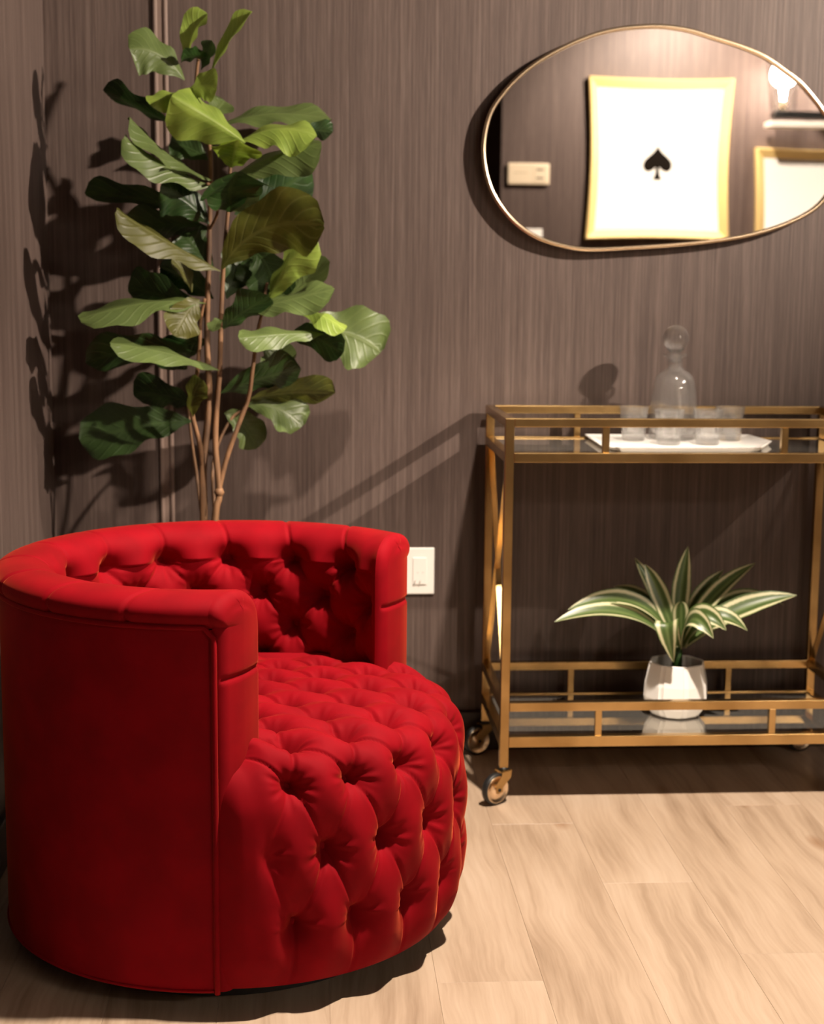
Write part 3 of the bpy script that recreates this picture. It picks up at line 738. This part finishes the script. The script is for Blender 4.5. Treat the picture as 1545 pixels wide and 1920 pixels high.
# trunks rise out of the soil, leaning slightly apart
def trunk(foot, pts, r0, r1):
    P3 = [Vector((foot[0], foot[1], .25))] + [Vector(at(a, b2, YP + dy)) - FO for a, b2, dy in pts]
    P3 = spline(P3, 7); n = len(P3); rad = [r0 + (r1 - r0) * (k / (n - 1)) ** .8 for k in range(n)]
    obj('stem', tube(P3, rad, 10), M_BARK, FG, True)
trunk((-.020, 0), [(382, 990, -.02), (381, 880, -.02), (388, 800, -.01), (392, 730, .01), (388, 640, .02), (390, 540, .03), (393, 430, .03), (395, 300, .02), (385, 235, .02), (368, 170, .01), (372, 110, .0)], .0105, .0035)
trunk((.012, -.02), [(403, 990, -.05), (411, 925, -.05), (404, 840, -.05), (406, 770, -.05), (412, 690, -.05), (415, 580, -.05), (421, 470, -.05), (428, 390, -.05), (432, 305, -.05)], .0095, .0035)
def branch(pts, r0, r1):
    P3 = spline([Vector(at(a, b2, YP + dy)) - FO for a, b2, dy in pts], 7); n = len(P3)
    obj('branch', tube(P3, [r0 + (r1 - r0) * k / (n - 1) for k in range(n)], 8), M_BARK, FG, True)
branch([(409, 925, -.05), (425, 860, -.05), (446, 800, -.05), (466, 745, -.05), (474, 690, -.05), (482, 630, -.04), (492, 580, -.03), (501, 530, -.02)], .0062, .0035)
branch([(381, 880, -.02), (374, 830, -.03), (361, 778, -.04), (366, 735, -.04), (374, 650, -.04), (376, 600, -.04), (384, 560, -.05)], .0062, .0035)
branch([(381, 985, .0), (370, 900, .03), (360, 830, .05), (352, 760, .06)], .0045, .003)
branch([(405, 990, -.04), (400, 870, .02), (430, 790, .06), (470, 760, .08)], .0045, .003)
branch([(393, 430, .03), (408, 395, -.02), (395, 350, -.03), (388, 345, -.05)], .0035, .003)
obj('knot', lathe([(0, -.012), (.008, -.008), (.0115, 0), (.008, .009), (0, .012)], 12, tuple(Vector(at(411, 923, YP - .05)) - FO)), M_BARK, FG, True)
_ll = [0]
def fl(b, tpx, wpx, tilt, m, ctrl=None, db=0, dt=0, dc=None, fold=.22, wav=.05, curl=0.):
    """fig leaf between two points; tilt > 0 turns its upper face to the room, < 0 its underside"""
    _ll[0] += 1
    B = Vector(at(b[0], b[1], YP + db)); Tp = Vector(at(tpx[0], tpx[1], YP + dt))
    if ctrl is None: ctrl = ((b[0] + tpx[0]) / 2, (b[1] + tpx[1]) / 2 - 10)
    C = Vector(at(ctrl[0], ctrl[1], YP + (dc if dc is not None else (db + dt) / 2)))
    ax = (Tp - B).normalized(); view = (C - Vector(CAMPOS)).normalized()
    s = ax.cross(view).normalized()
    s = Matrix.Rotation(math.radians(tilt * (1 if ax.x < 0 else -1)), 3, ax) @ s
    o = link('leaf', leaf_mesh(B - FO, C - FO, Tp - FO, wpx / 830., s, fold, wav, 'fig', 18, 8, _ll[0], curl), m, FG)
    return o
Y_, G_, K_, O_ = M_FIG_Y, M_FIG_M, M_FIG_D, M_FIG_O
# crown
fl((395, 138), (473, 22), 46, 58, Y_, (430, 70), 0, -.03, fold=.5)
fl((354, 114), (389, 26), 58, 42, Y_, (350, 58), 0, .0, fold=.5)
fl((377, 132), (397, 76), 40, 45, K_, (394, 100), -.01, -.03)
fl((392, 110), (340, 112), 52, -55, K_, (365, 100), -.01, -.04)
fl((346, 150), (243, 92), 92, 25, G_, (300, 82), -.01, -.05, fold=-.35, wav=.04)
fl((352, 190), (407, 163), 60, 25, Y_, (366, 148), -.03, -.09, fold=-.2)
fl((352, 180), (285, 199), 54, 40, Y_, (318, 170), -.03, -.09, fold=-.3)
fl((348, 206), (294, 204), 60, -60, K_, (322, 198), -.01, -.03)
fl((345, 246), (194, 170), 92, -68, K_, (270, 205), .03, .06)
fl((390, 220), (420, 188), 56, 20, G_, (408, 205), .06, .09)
fl((460, 268), (322, 180), 112, 22, Y_, (402, 222), -.08, -.12, fold=-.9, wav=.05)
fl((434, 314), (448, 262), 88, -10, Y_, (438, 280), -.06, -.15, fold=-.3, wav=.05)
fl((446, 266), (594, 254), 100, 50, Y_, (520, 222), -.07, -.09, fold=-.45, wav=.05)
fl((412, 236), (622, 224), 90, 58, G_, (505, 196), .08, .11, fold=-.1, wav=.07)
fl((560, 250), (624, 248), 44, -30, K_, (592, 240), .05, .08)
fl((438, 328), (602, 268), 96, 45, G_, (520, 284), -.04, -.08, fold=-.55, wav=.04)
# second tier
fl((398, 338), (243, 219), 88, 74, G_, (320, 306), -.01, -.07, fold=-.3, wav=.07)
fl((400, 350), (234, 255), 92, 66, G_, (312, 318), -.03, -.10, fold=-.55, wav=.06)
fl((390, 300), (318, 272), 66, 15, K_, (350, 270), .05, .07)
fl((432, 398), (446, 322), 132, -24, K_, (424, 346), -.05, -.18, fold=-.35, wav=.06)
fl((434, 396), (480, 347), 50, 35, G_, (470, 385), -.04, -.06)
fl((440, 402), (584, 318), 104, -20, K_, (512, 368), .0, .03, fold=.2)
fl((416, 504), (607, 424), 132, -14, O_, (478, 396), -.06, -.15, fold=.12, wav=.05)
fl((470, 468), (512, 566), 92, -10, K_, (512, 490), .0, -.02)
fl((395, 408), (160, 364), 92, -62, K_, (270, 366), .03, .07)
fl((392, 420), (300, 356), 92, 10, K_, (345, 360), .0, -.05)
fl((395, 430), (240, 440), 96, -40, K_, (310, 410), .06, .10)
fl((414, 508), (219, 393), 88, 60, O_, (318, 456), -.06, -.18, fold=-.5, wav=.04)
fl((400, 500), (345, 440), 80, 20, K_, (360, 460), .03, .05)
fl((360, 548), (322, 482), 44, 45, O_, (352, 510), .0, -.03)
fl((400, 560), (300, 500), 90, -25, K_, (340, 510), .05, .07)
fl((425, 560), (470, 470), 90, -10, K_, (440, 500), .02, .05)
fl((502, 566), (591, 446), 88, 38, Y_, (530, 490), -.03, -.08, fold=-.4, wav=.05)
fl((506, 570), (606, 480), 80, 42, G_, (580, 545), .03, .06, fold=.2)
fl((500, 560), (476, 485), 80, -10, K_, (482, 520), .0, .03)
# third tier
fl((462, 584), (626, 542), 86, 52, G_, (545, 560), -.04, -.09, fold=-.25, wav=.06)
fl((552, 574), (647, 618), 54, 50, Y_, (595, 580), -.05, -.12, fold=-.5)
fl((560, 625), (714, 660), 128, 8, G_, (650, 606), .03, .05, fold=.1, wav=.06)
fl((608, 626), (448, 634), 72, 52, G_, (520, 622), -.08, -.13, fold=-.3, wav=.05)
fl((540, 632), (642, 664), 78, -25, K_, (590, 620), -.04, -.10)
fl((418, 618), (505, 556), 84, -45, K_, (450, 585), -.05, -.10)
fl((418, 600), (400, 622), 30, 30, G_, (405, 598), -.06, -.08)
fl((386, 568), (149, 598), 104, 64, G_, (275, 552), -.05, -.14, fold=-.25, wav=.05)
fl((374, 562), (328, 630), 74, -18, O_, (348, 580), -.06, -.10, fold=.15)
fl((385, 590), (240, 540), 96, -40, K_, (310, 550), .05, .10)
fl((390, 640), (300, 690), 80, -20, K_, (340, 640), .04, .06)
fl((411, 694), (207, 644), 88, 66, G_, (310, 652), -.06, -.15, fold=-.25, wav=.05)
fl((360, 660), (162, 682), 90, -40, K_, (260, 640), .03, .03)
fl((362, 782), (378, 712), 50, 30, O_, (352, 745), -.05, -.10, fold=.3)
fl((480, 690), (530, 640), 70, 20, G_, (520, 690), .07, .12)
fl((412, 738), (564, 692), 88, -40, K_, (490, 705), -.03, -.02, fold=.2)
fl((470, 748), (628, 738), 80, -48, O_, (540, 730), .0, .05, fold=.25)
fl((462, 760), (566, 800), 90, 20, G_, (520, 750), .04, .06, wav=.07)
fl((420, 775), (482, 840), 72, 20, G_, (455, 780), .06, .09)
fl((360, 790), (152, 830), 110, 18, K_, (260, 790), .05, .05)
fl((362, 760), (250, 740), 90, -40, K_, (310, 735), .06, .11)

# ------------------------------------------------------------------ bar cart
XA, XB_, YA, YB2, ZT = .410, 1.244, 3.190, 3.572, .864
TB = .0200
CT = thing('bar_cart', 'brass two tier bar cart with gallery rails and smoked mirror shelves', 'bar cart', ((XA + XB_) / 2, (YA + YB2) / 2, 0))
OC = Vector(CT.location)
def cbox(x0, x1, y0, y1, z0, z1): return box(x0 - OC.x, x1 - OC.x, y0 - OC.y, y1 - OC.y, z0, z1, bev=.0012)
for x in (XA, XB_ - TB):
    for y in (YA, YB2 - TB): obj('leg', cbox(x, x + TB, y, y + TB, .083, ZT), M_BRASS, CT)
def level(zt, zb, nm):
    for y in (YA, YB2 - TB): obj(nm, cbox(XA + TB, XB_ - TB, y, y + TB, zb, zt), M_BRASS, CT)
    for x in (XA, XB_ - TB): obj(nm, cbox(x, x + TB, YA + TB, YB2 - TB, zb, zt), M_BRASS, CT)
level(ZT, .845, 'gallery_rail'); level(.789, .768, 'shelf_frame'); level(.232, .212, 'gallery_rail'); level(.154, .130, 'shelf_frame')
for zb_, zt_ in ((.789, .845), (.154, .212)):
    for x in (.6235, 1.0185):
        for y in (YA + .002, YB2 - TB + .002): obj('gallery_post', cbox(x, x + .015, y, y + .015, zb_, zt_), M_BRASS, CT)
for zt_ in (.786, .151): obj('shelf', cbox(XA + TB - .003, XB_ - TB + .003, YA + TB - .003, YB2 - TB + .003, zt_ - .006, zt_), M_SHELF, CT)
for x in (XA + .006, XB_ - TB + .006):
    for k, (za, zb_) in enumerate(((.768, .232), (.232, .768))):
        bm = bmesh.new(); add_bar(bm, (x + .004 + .003 * k - OC.x, YA + TB - OC.y, za), (x + .004 + .003 * k - OC.x, YB2 - TB - OC.y, zb_), .006, .013, Vector((1, 0, 0)), .001)
        obj('cross_brace', bm, M_BRASS, CT)
def caster(x, y, ang):
    r = .036
    e = obj('caster', lathe([(0, .083), (.013, .083), (.013, .0765), (.007, .076), (0, .076)], 20), M_BLACKM, CT, True)
    e.location = (x - OC.x, y - OC.y, 0); e.rotation_euler = (0, 0, ang)
    # trail along local +x
    tr = .022
    bm = bmesh.new()
    for s in (-1, 1):
        poly = [(-.014, .077), (.014, .077), (.016, .066), (tr + .010, .048), (tr + .009, .030), (tr - .009, .030), (tr - .010, .040), (-.012, .060)]
        add_prism(bm, poly, 'y', s * .0115, s * .0135)
    add_box(bm, -.014, .014, -.0135, .0135, .0745, .0768)
    o = obj('fork', bm, M_BRASS, e)
    bm = lathe([(.030, -.008), (r - .002, -.008), (r, -.005), (r, .005), (r - .002, .008), (.030, .008), (.0285, 0), (.030, -.008)], 36)
    o = obj('tyre', bm, M_BLACK, e, True); o.location = (tr, 0, r); o.rotation_euler = (PI / 2, 0, 0)
    bm = lathe([(0, -.0085), (.006, -.0085), (.0065, -.006), (.026, -.0050), (.0295, -.0085), (.031, -.0085), (.031, .0085), (.0295, .0085), (.026, .0050), (.0065, .006), (.006, .0085), (0, .0085)], 36)
    o = obj('wheel_disc', bm, M_GOLD, e, True); o.location = (tr, 0, r); o.rotation_euler = (PI / 2, 0, 0)
    o = obj('axle', lathe([(0, -.0145), (.004, -.0145), (.004, .0145), (0, .0145)], 14), M_BLACKM, e); o.location = (tr, 0, r); o.rotation_euler = (PI / 2, 0, 0)
h = TB / 2
caster(XA + h, YA + h, math.radians(215)); caster(XA + h, YB2 - h, math.radians(205)); caster(XB_ - h, YA + h, math.radians(215)); caster(XB_ - h, YB2 - h - .005, math.radians(200))

# ------------------------------------------------------------------ tray, decanter, tumblers
bm = bmesh.new(); TXc, TYc = .850, 3.395
TRAY = [(.668, 3.232), (.985, 3.232), (1.060, 3.395), (1.052, 3.548), (.648, 3.548), (.640, 3.30)]
rings = []
for inset, z in ((.008, 0), (.0, .0090), (.003, .0100), (.006, .0090), (.020, .0060)):
    cxt = sum(q[0] for q in TRAY) / 6; cyt = sum(q[1] for q in TRAY) / 6
    rings.append([bm.verts.new((cxt + (a - cxt) * (1 - inset / .20) - TXc, cyt + (b2 - cyt) * (1 - inset / .16) - TYc, z)) for a, b2 in TRAY])
for a, b2 in zip(rings, rings[1:]):
    for k in range(6): bm.faces.new((a[k], a[(k + 1) % 6], b2[(k + 1) % 6], b2[k]))
bm.faces.new(rings[0]); bm.faces.new(rings[-1]); bmesh.ops.recalc_face_normals(bm, faces=bm.faces)
ZS = .786
o = obj('serving_tray', bm, M_WHITE); o.location = (TXc, TYc, ZS + .0005); tag(o, 'white angular flat tray under the glassware on the cart top', 'tray')
ZG = ZS + .0005 + .0060 + .0003
dc = thing('decanter', 'clear glass decanter with round ball stopper behind the small tumblers', 'decanter', (.842, 3.462, ZG))
ob = [(0, 0), (.050, 0), (.057, .004), (.0585, .012), (.0575, .050), (.0540, .085), (.0495, .120), (.0465, .137), (.0420, .148), (.0330, .157), (.0210, .164), (.0170, .172), (.0175, .190), (.0265, .1935), (.0275, .197), (.0265, .200), (.013, .200)]
ib = [(.0125, .199), (.0135, .172), (.019, .161), (.031, .154), (.0395, .145), (.0435, .135), (.0465, .118), (.0505, .085), (.0538, .050), (.053, .022), (.046, .014), (0, .012)]
bm = lathe(ob + ib, 64)
for v in bm.verts:
    rad = math.hypot(v.co.x, v.co.y)
    if rad > .040 and .01 < v.co.z < .075:
        f_ = 1 - .035 * abs(math.sin(4 * math.atan2(v.co.y, v.co.x))) * min(1, (.075 - v.co.z) / .02)
        v.co.x *= f_; v.co.y *= f_
obj('bottle', bm, M_GLASS, dc, True)
ball = [(0, .180), (.009, .180), (.0115, .199), (.0115, .2012), (.014, .205), (.019, .209)] + [(.0305 * math.sin(a_), .236 - .0305 * math.cos(a_)) for a_ in np.linspace(.78, PI, 16)]
ball[-1] = (0, .2665)
obj('stopper', lathe(ball, 36), M_SOLID, dc, True)
def tumbler_bm():
    bm = bmesh.new(); n = 32
    def rr(r, k): return r
    prof = [(0, 0), (.024, 0), (.0265, .002), (.0290, .020), (.0345, .078), (.0342, .0795), (.0328, .0795), (.0322, .078), (.0265, .022), (.0225, .017), (0, .015)]
    add_lathe(bm, prof, n); bmesh.ops.recalc_face_normals(bm, faces=bm.faces)
    # cut facets: pull alternate ring columns slightly inward between base and mid height
    for v in bm.verts:
        rad = math.hypot(v.co.x, v.co.y)
        if rad > .026 and .001 < v.co.z < .03:
            a_ = math.atan2(v.co.y, v.co.x); f_ = 1 - .035 * (1 - abs(math.cos(4 * a_)))
            v.co.x *= f_; v.co.y *= f_
    return bm
T0 = thing('tumbler', 'clear tumbler at the left end of the row, back from the front pair', 'glass', (.742, 3.432, ZG), 0, 'tumblers on the white tray')
obj('glass_body', tumbler_bm(), M_GLASS, T0, True)
dup(T0, (.803, 3.340, ZG), 'clear tumbler second from left, set forward before the decanter')
dup(T0, (.893, 3.342, ZG), 'clear tumbler third from left, set forward right of the decanter')
dup(T0, (.970, 3.436, ZG), 'clear tumbler at the right end of the row, back from the front pair')

# ------------------------------------------------------------------ small striped plant on the lower shelf
PX, PY, PZ = .848, 3.372, .1513
DP = thing('potted_dracaena', 'small green and cream striped plant in white faceted pot', 'plant', (PX, PY, PZ))
bm = bmesh.new(); n = 8; rings = []
def ringp(r, z, inner=False): return [bm.verts.new((r * math.cos(2 * PI * (k + .1) / n), r * math.sin(2 * PI * (k + .1) / n), z)) for k in range(n)]
for r_, z_ in ((.052, 0), (.060, .004), (.074, .024), (.0785, .046), (.0765, .078), (.0665, .126), (.0645, .128), (.0625, .126), (.069, .095), (.069, .085)): rings.append(ringp(r_, z_))
for a, b2 in zip(rings, rings[1:]):
    for k in range(n): bm.faces.new((a[k], a[(k + 1) % n], b2[(k + 1) % n], b2[k]))
bm.faces.new(rings[0]); bmesh.ops.recalc_face_normals(bm, faces=bm.faces)
bmesh.ops.bevel(bm, geom=[e for e in bm.edges if abs(e.verts[0].co.z - e.verts[1].co.z) > .003 and e.calc_face_angle(0) > .3], offset=.007, segments=3, affect='EDGES')
obj('pot', bm, M_WHITE, DP)
obj('soil', lathe([(0, .104), (.05, .102), (.066, .098), (.066, .09), (0, .09)], 24), M_SOIL, DP, True)
obj('stem', tube([(0, 0, .095), (.001, -.002, .13), (.002, -.002, .165)], [.013, .012, .009], 12), M_FIG_D, DP, True)
DO = Vector((PX, PY, PZ))
def dl(b, c, tp, wpx, roll, db=0, dcq=0, dt=0, fold=.35, seed=1):
    B = Vector(at(b[0], b[1], PY + db)); C = Vector(at(c[0], c[1], PY + dcq)); Tp = Vector(at(tp[0], tp[1], PY + dt))
    ax = (Tp - B).normalized(); view = (C - Vector(CAMPOS)).normalized()
    s = Matrix.Rotation(math.radians(roll), 3, ax) @ ax.cross(view).normalized()
    me = leaf_mesh(B - DO, C - DO, Tp - DO, wpx / 815., s, fold, .01, 'strap', 16, 6, seed)
    link('leaf', me, M_DRAC, DP)
bp_ = (1272, 1208)
dl((1275, 1200), (1268, 1120), (1290, 1024), 38, 8, .01, .03, .05, seed=2)
dl((1268, 1200), (1230, 1115), (1190, 1046), 34, 35, .02, .06, .10, seed=3)
dl((1268, 1205), (1240, 1115), (1209, 1058), 38, 10, .0, .02, .04, seed=4)
dl((1265, 1205), (1225, 1105), (1150, 1100), 38, 50, .03, .08, .12, seed=5)
dl((1265, 1210), (1205, 1080), (1064, 1144), 46, 40, .0, .0, -.01, seed=6)
dl((1262, 1212), (1180, 1110), (1040, 1166), 44, 48, -.01, -.04, -.06, seed=7)
dl((1262, 1212), (1215, 1120), (1150, 1139), 38, 50, .02, .03, .03, seed=8)
dl((1278, 1205), (1300, 1120), (1357, 1069), 36, -18, .02, .05, .07, seed=9)
dl((1280, 1205), (1325, 1110), (1416, 1056), 38, -22, .0, .02, .03, seed=10)
dl((1282, 1208), (1370, 1080), (1470, 1135), 42, -42, .02, .04, .05, seed=11)
dl((1282, 1210), (1370, 1130), (1494, 1116), 50, -30, .0, -.02, -.03, seed=12)
dl((1282, 1212), (1330, 1115), (1402, 1183), 42, -30, -.02, -.08, -.09, seed=13)
dl((1280, 1212), (1300, 1110), (1362, 1182), 44, -30, -.02, -.09, -.12, seed=14)
dl((1280, 1214), (1290, 1115), (1338, 1197), 40, -35, -.02, -.10, -.14, seed=15)
dl((1270, 1212), (1236, 1110), (1263, 1242), 46, 25, -.02, -.12, -.09, seed=16)
dl((1274, 1214), (1278, 1140), (1276, 1128), 34, 10, -.02, -.03, -.04, seed=17)
dl((1282, 1214), (1292, 1150), (1312, 1155), 34, -20, -.01, -.01, -.02, seed=18)
